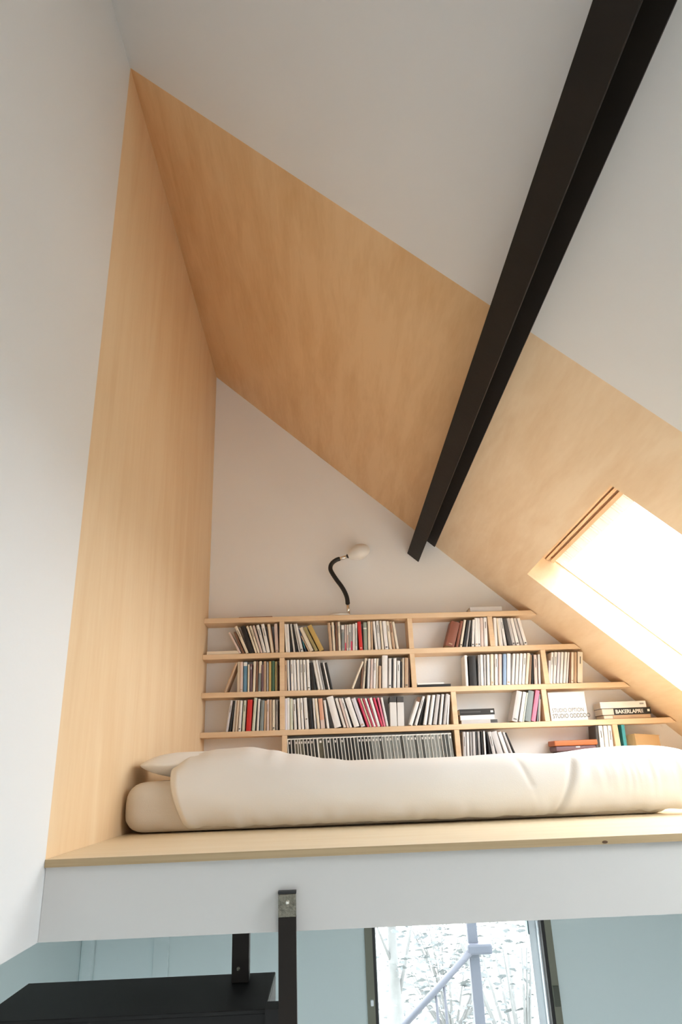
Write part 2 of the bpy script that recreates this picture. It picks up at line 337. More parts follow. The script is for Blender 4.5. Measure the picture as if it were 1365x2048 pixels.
def lerp(x, pts):
    if x <= pts[0][0]: return pts[0][1]
    for (a, b), (c, d) in zip(pts, pts[1:]):
        if x <= c: 
            k = (x - a) / (c - a); k = k * k * (3 - 2 * k); return b + (d - b) * k
    return pts[-1][1]
TOPZ = [(-0.66, 0.035), (-0.58, 0.085), (-0.48, 0.100), (-0.36, 0.104), (-0.25, 0.088), (-0.17, 0.070), (0.0, 0.046), (0.1, 0.034), (0.5, 0.032), (0.8, 0.038), (0.98, 0.030), (1.08, 0.020), (1.2, 0.032), (1.38, 0.052), (1.48, 0.045), (1.52, 0.02)]
def duvet_pt(u, v):                        # u along the bed, v from the back hem over the top to the front hem
    x = -0.65 + u * 2.17
    top = lerp(x, TOPZ)
    fr = 2.885 - 0.012 * math.sin(x * 3.0)
    prof = [(0.0, (4.55, -0.20)), (0.08, (4.56, -0.08)), (0.16, (4.50, 0.01)), (0.26, (4.25, 0.7)), (0.42, (3.75, 0.95)), (0.55, (3.30, 1.0)), (0.63, (3.10, 0.93)),
            (0.69, (2.99, 0.70)), (0.745, (fr + 0.035, 0.30)), (0.79, (fr + 0.004, -0.02)), (0.84, (fr - 0.02, -0.07)), (0.89, (fr - 0.018, -0.125)), (0.94, (fr + 0.004, -0.17)), (0.975, (fr + 0.035, -0.198)), (1.0, (fr + 0.07, -0.205))]
    for (a, p), (c, q) in zip(prof, prof[1:]):
        if v <= c:
            k = (v - a) / (c - a)
            def zz(pp, vv): return pp[1] * top if 0.2 < vv < 0.76 else pp[1]
            y = p[0] + (q[0] - p[0]) * k; z = zz(p, a) + (zz(q, c) - zz(p, a)) * k; break
    return x, y, z
def smoothpt(u, v):
    acc = Vector((0, 0, 0)); tot = 0
    for dv, wt in ((-0.03, 1), (-0.015, 2), (0, 3), (0.015, 2), (0.03, 1)):
        vv = min(1, max(0, v + dv)); acc += Vector(duvet_pt(u, vv)) * wt; tot += wt
    return acc / tot
bm = bmesh.new(); NU, NV = 300, 130; grid = []
for i in range(NU + 1):
    u = i / NU; row = []
    for j in range(NV + 1):
        v = j / NV
        p = smoothpt(u, v); x = p.x; z = p.z
        front = max(0, min(1, (v - 0.60) / 0.15))
        # creases: strong diagonal fold near x~0.93 and fine gathers at the foot end
        cx0 = 0.90 + (z + 0.2) * 0.42
        d = x - cx0
        cre = -0.014 * math.exp(-(d / 0.012) ** 2) + 0.010 * math.exp(-((d - 0.035) / 0.03) ** 2)
        cx1 = 0.80 - (z + 0.1) * 0.35; d = x - cx1
        cre += (-0.006 * math.exp(-(d / 0.012) ** 2)) * (1 if z > -0.1 else 0.2)
        gath = 0.0
        if x > 1.0:
            k = min(1, (x - 1.0) / 0.25); gath = k * 0.010 * (noise.noise(Vector((x * 22 + 3 * noise.noise(Vector((x * 4, z * 2, 5))), z * 3, 0))) + 0.5 * noise.noise(Vector((x * 60, z * 4, 2)))) * max(0, min(1, (z + 0.16) / 0.1))
        hem = 0.006 * noise.noise(Vector((x * 12, 7, 0))) + 0.004 * noise.noise(Vector((x * 30, 3, 0)))
        soft = 0.012 * noise.noise(Vector((x * 2.2, p.y * 2, z * 4))) + 0.004 * noise.noise(Vector((x * 7, p.y * 5, z * 12)))
        wr = 0.004 * max(0, 1 - abs(z + 0.19) / 0.06) * math.sin(x * 40 + 4 * noise.noise(Vector((x * 6, 0, 0))))
        p.y -= front * (cre + gath + soft + wr)
        if v < 0.65: p.z += soft * 0.5
        if v > 0.9: p.z += hem * (v - 0.9) * 8
        # left hem: curved edge, lower part swings toward the foot
        if u < 0.25:
            k = (1 - u / 0.25) ** 2
            zf = (z + 0.21) / 0.25
            p.x += k * front * (0.075 * (1 - min(1, max(0, zf))) ** 1.5)
            p.x -= k * 0.03 * (1 - front) * 0
        # rounded ends
        if u < 0.012: p.y += (0.012 - u) / 0.012 * 0.022 * front; 
        if u > 0.955:
            k = (u - 0.955) / 0.045; p.y += front * 0.09 * k ** 3; p.z -= (1 - front) * 0.03 * k ** 2
            p.x -= 0.008 * front * k * max(0, min(1, -(z + 0.05) / 0.15))
        p.z = max(p.z, -0.2165)
        row.append(bm.verts.new(p))
    grid.append(row)
for i in range(NU):
    for j in range(NV): bm.faces.new([grid[i][j], grid[i + 1][j], grid[i + 1][j + 1], grid[i][j + 1]])
bmesh.ops.recalc_face_normals(bm, faces=bm.faces)
o = obj('duvet', bm, M['linen'], None, True)
tag(o, 'puffy white duvet spread over the mattress and hanging down its front', 'duvet')
# make normals point outwards (+) then thicken inwards
me = o.data
mid = me.polygons[len(me.polygons) // 2]
up = sum(p.normal.z for p in me.polygons if p.center.z > 0.03 and 3.3 < p.center.y < 4)
if up < 0:
    me.flip_normals()
sd = o.modifiers.new('thick', 'SOLIDIFY'); sd.thickness = 0.014; sd.offset = -1

# ------------------------------------------------------------------ bookshelf
YS = 4.63
bs = thing('bookshelf', 'pale wooden stepped bookshelf across the white back wall under the slope', 'bookshelf', (0.5, 4.72, -0.21))
def rx(z, gap=0.006): return (2.335 - 0.0194 * (4.7 - YF) - z) / 0.9 - gap
TOPS = [(0.992, 1.43), (0.748, 1.705), (0.492, 1.99), (0.244, 2.24)]
def zt(i, x): # shelf tops drop a touch toward the right, as on the wall
    a = (1.0, 0.752, 0.500, 0.2485)[i]; b = (0.983, 0.743, 0.479, 0.240)[i]
    return a + (b - a) * (x + 0.83) / 2.6
TH = 0.034
for i, (z0, xe) in enumerate(TOPS):
    bm = bmesh.new(); z = z0
    xt = rx(zt(i, xe)) ; xb = rx(zt(i, xe) - TH)
    xt = min(xt, xb)
    P = []
    a0, a1 = zt(i, XL), zt(i, xt)
    hexa(bm, [(XL + .001, YS, a0 - TH), (xb, YS, a1 - TH), (xb, YB, a1 - TH), (XL + .001, YB, a0 - TH), (XL + .001, YS, a0), (xt, YS, a1), (xt, YB, a1), (XL + .001, YB, a0)])
    bevel(bm, 0.0015, 1); obj('shelf', bm, M['shelf'], bs)
bm = bmesh.new(); box(bm, XL + .001, 2.45, YS, YB, -0.045, -0.011); obj('shelf', bm, M['shelf'], bs)
DIV = [[-0.302, 0.585, 1.145], [-0.302, 0.585, 1.484], [-0.302, 0.842, 1.452], [-0.288, 0.842, 1.893]]
for i, ds in enumerate(DIV):
    for x in ds:
        ztop = zt(i, x) - TH - 0.0006
        zbot = (zt(i + 1, x) if i < 3 else -0.011) + 0.0006
        bm = bmesh.new(); box(bm, x - 0.0165, x + 0.0165, YS + 0.001, YB, zbot, ztop); bevel(bm, 0.0012, 1); obj('divider', bm, M['shelf'], bs)
bm = bmesh.new(); box(bm, XL + .001, 2.45, YS + 0.01, YB, -0.2185, -0.0455); obj('base', bm, M['shelf'], bs)

# ------------------------------------------------------------------ books
COL = {
 'wh': ('white', (0.87, 0.855, 0.84)), 'wg': ('off-white', (0.79, 0.78, 0.77)), 'cr': ('cream', (0.82, 0.73, 0.59)), 'pk': ('pale pink', (0.72, 0.58, 0.53)),
 'tn': ('tan', (0.55, 0.38, 0.25)), 'br': ('brown', (0.20, 0.10, 0.06)), 'rb': ('reddish brown', (0.26, 0.085, 0.05)), 'bk': ('black', (0.018, 0.016, 0.016)), 'dg': ('dark grey', (0.07, 0.068, 0.07)),
 'gy': ('grey', (0.38, 0.37, 0.37)), 'lg': ('light grey', (0.58, 0.56, 0.56)), 'rd': ('red', (0.66, 0.028, 0.025)), 'cm': ('crimson', (0.66, 0.05, 0.12)), 'pi': ('pink', (0.85, 0.22, 0.34)),
 'gn': ('green', (0.055, 0.13, 0.075)), 'sg': ('sage green', (0.30, 0.36, 0.30)), 'pg': ('pale green', (0.66, 0.70, 0.58)), 'bl': ('blue', (0.14, 0.30, 0.45)), 'lb': ('light blue', (0.33, 0.47, 0.68)),
 'sl': ('slate grey', (0.24, 0.28, 0.29)), 'oc': ('ochre', (0.55, 0.38, 0.12)), 'ol': ('olive', (0.36, 0.30, 0.13)), 'sm': ('salmon', (0.74, 0.40, 0.27)), 'lv': ('pale lilac', (0.72, 0.71, 0.78)),
 'te': ('teal', (0.05, 0.33, 0.38)), 'nb': ('navy', (0.05, 0.07, 0.13)), 'or': ('orange brown', (0.50, 0.15, 0.05)), 'pu': ('dusky purple', (0.16, 0.09, 0.11)),
}
BM_ = {k: mat('cover_' + v[0].replace(' ', '_').replace('-', '_'), v[1], 0.5, vary=0.06, vscale=12) for k, v in COL.items()}

def book_mesh(w, h, d, cov, bands=(), round_=True):
    """spine faces -Y. origin: spine bottom left corner. cov boards + recessed page block."""
    bm = bmesh.new(); tk = min(0.0022, w * 0.18); mats = [BM_[cov], M['page']]
    box(bm, 0, tk, 0.0005, d, 0, h); box(bm, w - tk, w, 0.0005, d, 0, h)
    r = min(0.0025, w * 0.15)
    n = 5; pr = [(w * k / n, -r * math.sin(PI * k / n)) for k in range(n + 1)]
    lo = [bm.verts.new((x, y, 0)) for x, y in pr]; hi = [bm.verts.new((x, y, h)) for x, y in pr]
    lo2 = [bm.verts.new((x, y + tk, 0)) for x, y in pr]; hi2 = [bm.verts.new((x, y + tk, h)) for x, y in pr]
    for k in range(n):
        bm.faces.new([lo[k], lo[k + 1], hi[k + 1], hi[k]]); bm.faces.new([lo2[k + 1], lo2[k], hi2[k], hi2[k + 1]])
        bm.faces.new([hi[k], hi[k + 1], hi2[k + 1], hi2[k]]); bm.faces.new([lo[k + 1], lo[k], lo2[k], lo2[k + 1]])
    box(bm, tk, w - tk, tk, d - 0.003, 0.002, h - 0.002, 1)
    for (f0, f1, key, *ins) in bands:      # (from, to) as fractions of the height
        if key not in ('ink', 'greyink'): mm = BM_[key]
        else: mm = M[key]
        if mm not in mats: mats.append(mm)
        i0 = ins[0] if ins else 0.0
        box(bm, w * i0, w * (1 - i0), -r - 0.0006, 0, h * f0, h * f1, mats.index(mm))
    return bm, mats
def mkbook(o_name, w, h, d, cov, bands=()):
    bm, mats = book_mesh(w, h, d, cov, bands)
    return obj(o_name, bm, mats)

ORD = ['first', 'second', 'third', 'fourth', 'fifth', 'sixth', 'seventh', 'eighth', 'ninth', 'tenth', 'eleventh', 'twelfth', 'thirteenth', 'fourteenth', 'fifteenth', 'sixteenth',
       'seventeenth', 'eighteenth', 'nineteenth', 'twentieth', 'twenty-first', 'twenty-second', 'twenty-third', 'twenty-fourth', 'twenty-fifth', 'twenty-sixth', 'twenty-seventh', 'twenty-eighth', 'twenty-ninth', 'thirtieth']
def poly(x, z, w, h, a):
    ux = Vector((math.cos(a), -math.sin(a))); uz = Vector((math.sin(a), math.cos(a))); o = Vector((x, z))
    return [o, o + ux * w, o + ux * w + uz * h, o + uz * h]
def overlap(p, q):
    for A in (p, q):
        for i in range(4):
            e = A[(i + 1) % 4] - A[i]; n = Vector((-e.y, e.x)).normalized()
            a = [v.dot(n) for v in p]; b = [v.dot(n) for v in q]
            if max(a) <= min(b) + 0.0001 or max(b) <= min(a) + 0.0001: return False
    return True
def obstacles(shelf):
    return [poly(x - 0.0167, -1, 0.0334, 4, 0) for x in DIV[min(shelf - 1, 3)]]
PREV = {}
def row(shelf, bay, group, items, depth=0.135):
    """items: (x_bottom_left, width_px, y_top, x_shift_of_top, colour[, bands])"""
    prev_r = -9
    for n, it in enumerate(items):
        xb, wpx, yt, dx, c = it[:5]; bands = list(it[5]) if len(it) > 5 else []
        Yb = YS + 0.008 + 0.010 * random.random()
        a = at(xb, 0, Yb)
        # bottom on the shelf: find pixel row of shelf top by solving at this x
        yy = 1300.0
        for _ in range(6):
            P = at(xb, yy, Yb); zs = (zt(shelf, P.x) if shelf < 4 else -0.011); yy += (P.z - zs) / 0.00345
        P = at(xb, yy, Yb); zs = (zt(shelf, P.x) if shelf < 4 else -0.011)
        T = at(xb + dx, yt, Yb)
        wx = at(xb + wpx, yy, Yb).x - P.x
        ang = math.atan2(T.x - P.x, T.z - zs)      # + = leans right
        w = wx * math.cos(ang) * 0.915
        if abs(ang) < 0.02: ang = 0
        h = (T.z - zs) / math.cos(ang) - (abs(math.sin(ang)) * w if ang > 0 else 0) * 0
        if shelf < 4 or True:
            above = (zt(shelf - 1, P.x) - TH) if shelf > 0 else 9
            hm = (above - zs - 0.004 - abs(math.sin(ang)) * w) / math.cos(ang)
            h = min(h, hm)
        d = depth * (0.92 + 0.08 * random.random())
        if ang <= 0: bx, bz = P.x, zs + 0.0004
        else: bx, bz = P.x + wx - w * math.cos(ang), zs + 0.0004 + w * math.sin(ang)
        obs = obstacles(shelf) + PREV.get(shelf, [])[-4:]
        shift = 0.0
        def hit(): return [q for q in obs if overlap(poly(bx + shift, bz, w, h, ang), q)]
        for tr in range(60):
            hh = hit()
            if not hh: break
            mine = poly(bx + shift, bz, w, h, ang); mc = sum(v.x for v in mine) / 4
            oc = sum(v.x for v in hh[0]) / 4
            if tr < 14: shift += 0.0006 if oc < mc else -0.0006
            elif tr < 40: w *= 0.97; shift += 0.0003 if oc < mc else -0.0001
            else: h *= 0.985
            if ang > 0: bz = zs + 0.0004 + w * math.sin(ang)
        bx += shift; PREV.setdefault(shelf, []).append(poly(bx, bz, w, h, ang))
        if not bands and w > 0.014 and c in ('wh', 'wg', 'cr', 'pk', 'tn', 'lv', 'pg', 'lg', 'gy'):
            r = random.random()
            if r < 0.30: bands = [(0.55 + 0.1 * random.random(), 0.85, 'greyink', 0.40)]
            elif r < 0.42: bands = [(0.06, 0.10, random.choice(['ink', 'greyink', 'tn']), 0.2)]
        o = mkbook('book', w, h, d, c, bands)
        o.location = (bx, Yb, bz)
        o.rotation_euler = (0, ang, 0)
        size = 'thin ' if wpx < 4.6 else ('thick ' if wpx >= 9 else '')
        lean = ' leaning' if abs(math.degrees(ang)) > 9 else ''
        tag(o, f"{size}{COL[c][0]} book{lean}, {ORD[n]} from left {bay}", 'book', group)

row(1, 'in leftmost bay of the top row', 'books in the top row, leftmost bay', [
 (479, 5, 1266, -22, 'pk'), (486.5, 4.5, 1265, -19, 'br'), (492.5, 6.5, 1254, -23, 'cr'), (500, 10.5, 1254, -19, 'bk'), (511, 4.3, 1253, -18, 'cr'), (516, 4.8, 1252.5, -17, 'cr'),
 (521.5, 5, 1252, -16.5, 'pk'), (527.5, 6.2, 1251, -14.5, 'wg'), (534.3, 7.0, 1249, -12, 'wh'), (542.5, 7, 1249, -8, 'tn', [(0.0, 1.0, 'cr', 0.25)]), (551.5, 6.8, 1248, -3, 'pk')])
row(1, 'right of the top row\'s leftmost divider', 'books in the top row, second bay', [
 (569.5, 4.4, 1248.5, -3, 'wh'), (575, 5, 1248.5, -3, 'wh'), (581, 3.2, 1249, -4.5, 'bk'), (584.8, 4.6, 1248.5, -7, 'wh'), (590, 3.6, 1250, -8, 'bk'), (594, 5, 1248.5, -11, 'wh'), (600, 5.6, 1248.5, -12.5, 'wg'),
 (606.5, 5, 1258, -14, 'nb', [(0.15, 0.45, 'te', 0.2)]), (613, 6, 1262, -21, 'tn'), (620.5, 9, 1257, -22, 'cr'), (631, 7, 1256, -24, 'ol'), (640, 11, 1253, -25, 'oc')])
row(1, 'in the red book\'s group of the top row', 'books in the top row, right of second bay', [
 (660, 6, 1246, -4.5, 'tn'), (666.8, 5, 1245, -3.5, 'cr'), (672.5, 4.6, 1245, -3, 'br'), (677.8, 4.8, 1244, -2.5, 'cr'), (683.2, 6, 1250, -.5, 'gy', [(0.82, 0.98, 'wh'), (0.1, 0.7, 'sl', 0.15)]), (689.5, 4.0, 1250, 0, 'pk', [(0.0, 0.3, 'cm', 0.2)]),
 (694, 3.4, 1250, 0, 'wh', [(0.1, 0.6, 'sm', 0.3)]), (698, 3.8, 1249, 0, 'wg', [(0.1, 0.7, 'greyink', 0.3)]), (702.2, 3.0, 1249, 0, 'gy', [(0.0, 0.35, 'cm')]), (705.6, 4.3, 1248, 0, 'wh'), (710.5, 4.2, 1246, 0, 'wg', [(0.15, 0.8, 'sg', 0.35)]),
 (719.5, 7.5, 1243.5, -4.3, 'rd', [(0.06, 0.09, 'cr', 0.25)]), (727.8, 7.4, 1245, -1.5, 'sg', [(0.75, 0.80, 'wg')]), (736.2, 5.6, 1243, -1, 'cr'), (742.4, 4.4, 1243, -1.2, 'tn'),
 (751, 5.2, 1243, -5.5, 'wh'), (757, 6.2, 1242, -4.7, 'wg'), (764.3, 4.8, 1242, -5, 'cr'), (770.5, 7.6, 1242.5, -5.5, 'wh'), (779.3, 6, 1243, -7, 'cr'), (786.3, 6, 1243.5, -8, 'tn', [(0.6, 0.95, 'br', 0.3)]), (793.5, 5.2, 1244, -9, 'cr')])
row(1, 'in rightmost group of the top row', 'books in the top row, rightmost bays', [
 (889, 20, 1247, 12, 'rb', [(0.08, 0.12, 'tn', 0.3)]), (910, 6.0, 1243, 10, 'rb'), (919.5, 5, 1240.5, 8.5, 'cr'), (925.8, 5, 1241, 8, 'bk'), (932, 3.6, 1241, 7, 'gy'), (936.2, 3.2, 1241, 5, 'bk'), (940.3, 6.6, 1240, 1.5, 'wh'),
 (950, 5.8, 1236.5, -1.5, 'wh'), (956.3, 5.2, 1236.5, -1.5, 'wh'), (962, 6.3, 1236, -2, 'pk'), (969, 7.4, 1235.5, -2, 'wh'),
 (988, 6, 1236, -3, 'wh'), (996, 5, 1236.5, -6.5, 'cr'), (1002, 5, 1236.5, -7.5, 'wg'), (1008, 5.4, 1236.5, -9.5, 'wh'), (1016, 8.5, 1237, -12.5, 'dg'),
 (1026, 6.5, 1237, -12, 'lg'), (1034, 6.8, 1237, -13.5, 'wh'), (1042.5, 6, 1237, -15, 'lg'), (1050, 6.5, 1237, -15.5, 'wh')])
row(2, 'in leftmost bay of the second row', 'books in the second row, leftmost bay', [
 (447, 5, 1327, 23.5, 'tn'), (472.5, 6, 1324, .5, 'cr'), (479.5, 6, 1324, .3, 'pk'), (487, 7.6, 1324, .5, 'bl', [(0.86, 0.98, 'wh')]), (495.5, 3.8, 1329, .5, 'cr'), (500, 4.8, 1328, .7, 'pu', [(0.8, 0.9, 'lg', 0.3)]),
 (505.3, 5, 1323, 2, 'cr'), (511, 4.8, 1323, 1.5, 'br'), (516.5, 5.4, 1323, 2, 'cr', [(0.02, 0.6, 'sl')]), (522.6, 4, 1330, .5, 'pu'), (527.4, 5.6, 1323, 1.2, 'tn'), (533.6, 3.6, 1324, 1, 'gy'), (538, 5, 1323, 1, 'oc'), (543.6, 6.6, 1322, .5, 'gn'), (550.6, 4, 1323, 1, 'ol'), (555, 2.4, 1327, 0.6, 'br')])
row(2, 'right of the second row\'s leftmost divider', 'books in the second row, second bay', [
 (568.6, 5, 1321, -.6, 'tn'), (574.6, 4.6, 1320.5, -2, 'wg'), (579.8, 2.6, 1322, -2, 'nb'), (583, 5.2, 1320, -2, 'wh'), (589, 5.4, 1320, -2.4, 'wh'), (595.5, 5.6, 1320, -2.2, 'wh'), (602, 5.6, 1320, -2.2, 'wg'), (608.6, 5.6, 1320, -2.5, 'wh'), (615.6, 6, 1319.5, -2.7, 'wh'),
 (624, 8.5, 1326, -6, 'bk'), (635, 5.2, 1321.5, -11, 'wh'), (641.5, 5.4, 1321, -12, 'wg'), (648, 3.6, 1322, -12, 'gy'), (652.4, 4.6, 1326, -11.5, 'bk'), (657.5, 3.2, 1326, -11.5, 'wh'), (661.4, 5.6, 1326, -12, 'bk')])
row(2, 'left of the second row\'s middle divider', 'books in the second row, left of the middle divider', [
 (702.5, 4.6, 1324, 21, 'cr'), (716, 8, 1328, 3, 'br'), (725, 4.6, 1317, 5, 'cr'), (731, 2.5, 1322, 2, 'bk'), (734.3, 5, 1318, 2, 'wg'), (740.2, 5.3, 1318, 1.6, 'pk'), (746.4, 5, 1317.5, 1.6, 'wh'), (752, 4, 1317.5, 1.5, 'cr'), (757.3, 5.5, 1332, 0.3, 'tn'),
 (764, 12, 1311, 0, 'wh'), (777, 6, 1317, .6, 'wg'), (783.8, 2, 1318, .4, 'bk'), (786.6, 6, 1316.5, .7, 'wh'), (794, 6.4, 1322, .3, 'wg'), (801.5, 2.6, 1324, 0, 'bk'), (804.8, 4, 1316.5, .3, 'cr'), (809.7, 7.2, 1316, 0, 'tn'), (817.4, 2, 1318, 0, 'br')])
row(2, 'right of the open second-row bay', 'books in the second row, wide right bay', [
 (932, 5.6, 1311, -3.3, 'wh'), (939.3, 15.5, 1313, -3, 'bk'), (957.5, 4, 1310.5, -1.5, 'gy'), (962.3, 5.8, 1310, -2, 'wh'), (969, 4, 1310, -1, 'lg'), (975, 5.6, 1309.5, -1, 'wh'), (982, 6.4, 1309, -.7, 'cr', [(0.05, 0.12, 'tn', 0.3)]), (990.5, 6, 1309, -.4, 'wh'), (998, 6.4, 1309, -.3, 'pk'),
 (1006.6, 6.5, 1308.5, .4, 'lb'), (1014, 7.6, 1308, 0.5, 'wh'), (1023.8, 5.4, 1308, 2.8, 'wh'), (1030.6, 5.6, 1308, 2.8, 'wg'), (1037.6, 5.6, 1307.5, 3, 'wh'), (1044.4, 5.6, 1307.5, 3.4, 'wh'), (1051, 5.6, 1307, 4.2, 'cr'), (1058.4, 3.8, 1310, 2, 'tn', [(0.0, 1.0, 'br', 0.3)]), (1063.6, 3, 1312, 1, 'bk'), (1069, 6, 1310, -2, 'pk'), (1078.6, 3.6, 1309, -2, 'wh')])
row(2, 'in rightmost bay of the second row', 'books in the second row, rightmost bay', [
 (1092, 7.4, 1305.5, 1.5, 'lv'), (1100.2, 5.4, 1305.5, 2.5, 'wh'), (1106.6, 5.4, 1305, 3, 'wh'), (1113.4, 5.4, 1305, 3, 'lv'), (1120, 5.4, 1305, 3, 'wh'), (1126.8, 5, 1305, 3.6, 'wh'), (1132.8, 3.6, 1305, 3.6, 'wg'), (1138.2, 3.4, 1306, 2, 'br'), (1142.3, 5.4, 1305, .8, 'cr'), (1148.6, 5.4, 1305, .4, 'tn'), (1155, 11, 1305, .5, 'cr')], 0.12)
row(3, 'in leftmost bay of the third row', 'books in the third row, leftmost bay', [
 (451, 5.5, 1402, 10, 'lv'), (457.4, 4.4, 1402, 9, 'bk'), (463.3, 4.8, 1401, 6, 'wh'), (469.5, 5.2, 1401, 5, 'tn', [(0, 1, 'cr', .3)]), (476, 5.5, 1401.5, 4, 'wg'), (483.5, 6, 1401.5, 4, 'pg'), (491.5, 10.6, 1400, 3.5, 'rd'), (503.4, 6.2, 1396, 5, 'pg'), (510.6, 1.8, 1398, 4.5, 'bk'), (513, 4.5, 1398, 3.5, 'wh'),
 (519, 7.6, 1401, 3, 'sl'), (527.5, 4.6, 1402, 1.8, 'tn'), (533, 4.8, 1399.5, 1, 'pk'), (538.9, 5.4, 1399.5, 1, 'tn'), (545.2, 5.6, 1400, .7, 'cr'), (551.8, 5, 1400, .5, 'gy')])
row(3, 'right of the third row\'s leftmost divider', 'books in the third row, wide second bay', [
 (569, 4.8, 1397, -.3, 'lv'), (574.4, 5.4, 1396, -.5, 'wh'), (580.5, 6.2, 1397.5, -1.5, 'pg'), (588.6, 6, 1399.5, -2.6, 'wg'), (597.2, 5.4, 1397, -3, 'wh'), (603.6, 5.6, 1396.5, -3.5, 'wh'), (611.2, 8, 1396, -4.5, 'wh', [(0.3, 0.34, 'greyink', 0.3)]), (620.4, 8, 1397.5, -5, 'bk'),
 (629.8, 3.6, 1397, -4.6, 'wg'), (635.4, 6, 1397.5, -6.5, 'cr'), (642.6, 9.2, 1397.5, -6, 'sm', [(0.0, 0.28, 'pk')]), (654.5, 5.2, 1401, -7.5, 'wh'),
 (670, 15, 1395, -16.5, 'wh'), (688, 5.8, 1397.5, -17.5, 'wh'), (694.6, 4.6, 1397.5, -17, 'pk'), (700, 5.2, 1397.5, -18, 'wh'), (709.5, 12, 1397.5, -19.5, 'wh'), (723, 9.4, 1398, -20, 'lv'),
 (735.5, 4.6, 1397.5, -20, 'cm'), (741, 3.8, 1397.5, -20, 'cr'), (745.3, 2.2, 1397.5, -19.5, 'cm'), (748.2, 4.6, 1397.5, -19, 'wh'), (753.2, 2, 1397, -17.5, 'cm'), (756, 5.8, 1396.5, -17, 'wh'),
 (762.8, 4.8, 1396.5, -16.5, 'cm'), (768.2, 4, 1396, -13.5, 'pi'), (773.4, 4.6, 1395.5, -12, 'wg')])
row(3, 'beside the third row\'s middle divider', 'books in the third row, left of the middle divider', [
 (817, 8, 1396, 17.5, 'wh', [(0.84, 1.0, 'br')]), (829, 5.6, 1393.5, 16, 'wg'), (836, 2.4, 1398, 12, 'bk'), (846.5, 6.8, 1391.5, 8.5, 'wh'), (857, 6.4, 1391, 8, 'wh'), (866.3, 7.6, 1390, 7, 'lg'), (878, 5.4, 1389, 5.5, 'wg'), (886.4, 5.6, 1388.5, 6, 'lg'), (893.6, 3.6, 1390, 3.5, 'wh')])
row(3, 'around the pink book in the third row', 'folders in the third row, right bay', [
 (1023, 12.5, 1384, 10, 'lg'), (1038.5, 7, 1385, 8, 'wh'), (1046, 3, 1386, 8, 'pg'), (1049.6, 12.5, 1382.5, 7, 'sl'), (1062.5, 9, 1377.5, 9.5, 'pi'), (1073, 5.6, 1382, 4.8, 'sl'), (1080.5, 5, 1383, 1.5, 'pk')])
row(4, 'left of the bottom row\'s open gap', 'magazines in the bottom row', [
 (927.6, 6.2, 1464, -2, 'lg'), (935, 5.4, 1464, -2, 'wg'), (942, 4.4, 1464, -2.5, 'gy'), (947.5, 5.4, 1463.5, -2.5, 'lg'), (953.6, 3, 1463.5, -3, 'dg'), (958.5, 4.6, 1463, -3.5, 'gy'), (965.5, 3.4, 1463, -4.2, 'bk'), (970.6, 3.8, 1462.5, -4, 'wg'),
 (982, 3.4, 1464, -9, 'bk'), (990, 7, 1464, -14, 'lg'), (1001, 13, 1464.5, -19, 'lg'), (1018, 8, 1465, -22, 'wg'), (1030, 4.4, 1465, -24, 'lg'), (1036.5, 3.6, 1466, -26, 'bk')])
row(4, 'near the rightmost divider, bottom row', 'binders in the bottom row', [
 (1195, 5.4, 1451, -4, 'dg'), (1204, 8.6, 1450, -7.5, 'wh'), (1213.5, 8, 1449, -7, 'wg'), (1222.5, 8, 1448.5, -7.5, 'wh')])
row(4, 'right of the rightmost divider, bottom row', 'teal book beside the rightmost divider', [(1252, 7, 1446, -10, 'te')])

# two box files with black tops in the third row
for i, (xb, dx, lab) in enumerate(((781.5, -2, 'white box file with black top, left one of the pair on the third row'), (796, -1.6, 'white box file with black top, right one of the pair on the third row'))):
    P = at(xb, 1453, YS + .01); z = zt(3, P.x) + .0004; T = at(xb + dx, 1393, YS + .01); w = 0.044
    t = thing('box_file', lab, 'box file', (P.x, YS + .01, z), 'box files with black tops'); t.rotation_euler = (0, math.atan2(T.x - P.x, T.z - z), 0)
    h = T.z - z
    bm = bmesh.new(); box(bm, 0, w, 0, 0.13, 0, h - 0.037); bevel(bm, 0.002, 1); o = obj('body', bm, BM_['wg']); o.parent = t
    bm = bmesh.new(); box(bm, -0.0005, w + .0005, -0.001, 0.131, h - 0.0365, h); bevel(bm, 0.003, 2); o = obj('lid', bm, BM_['dg']); o.parent = t

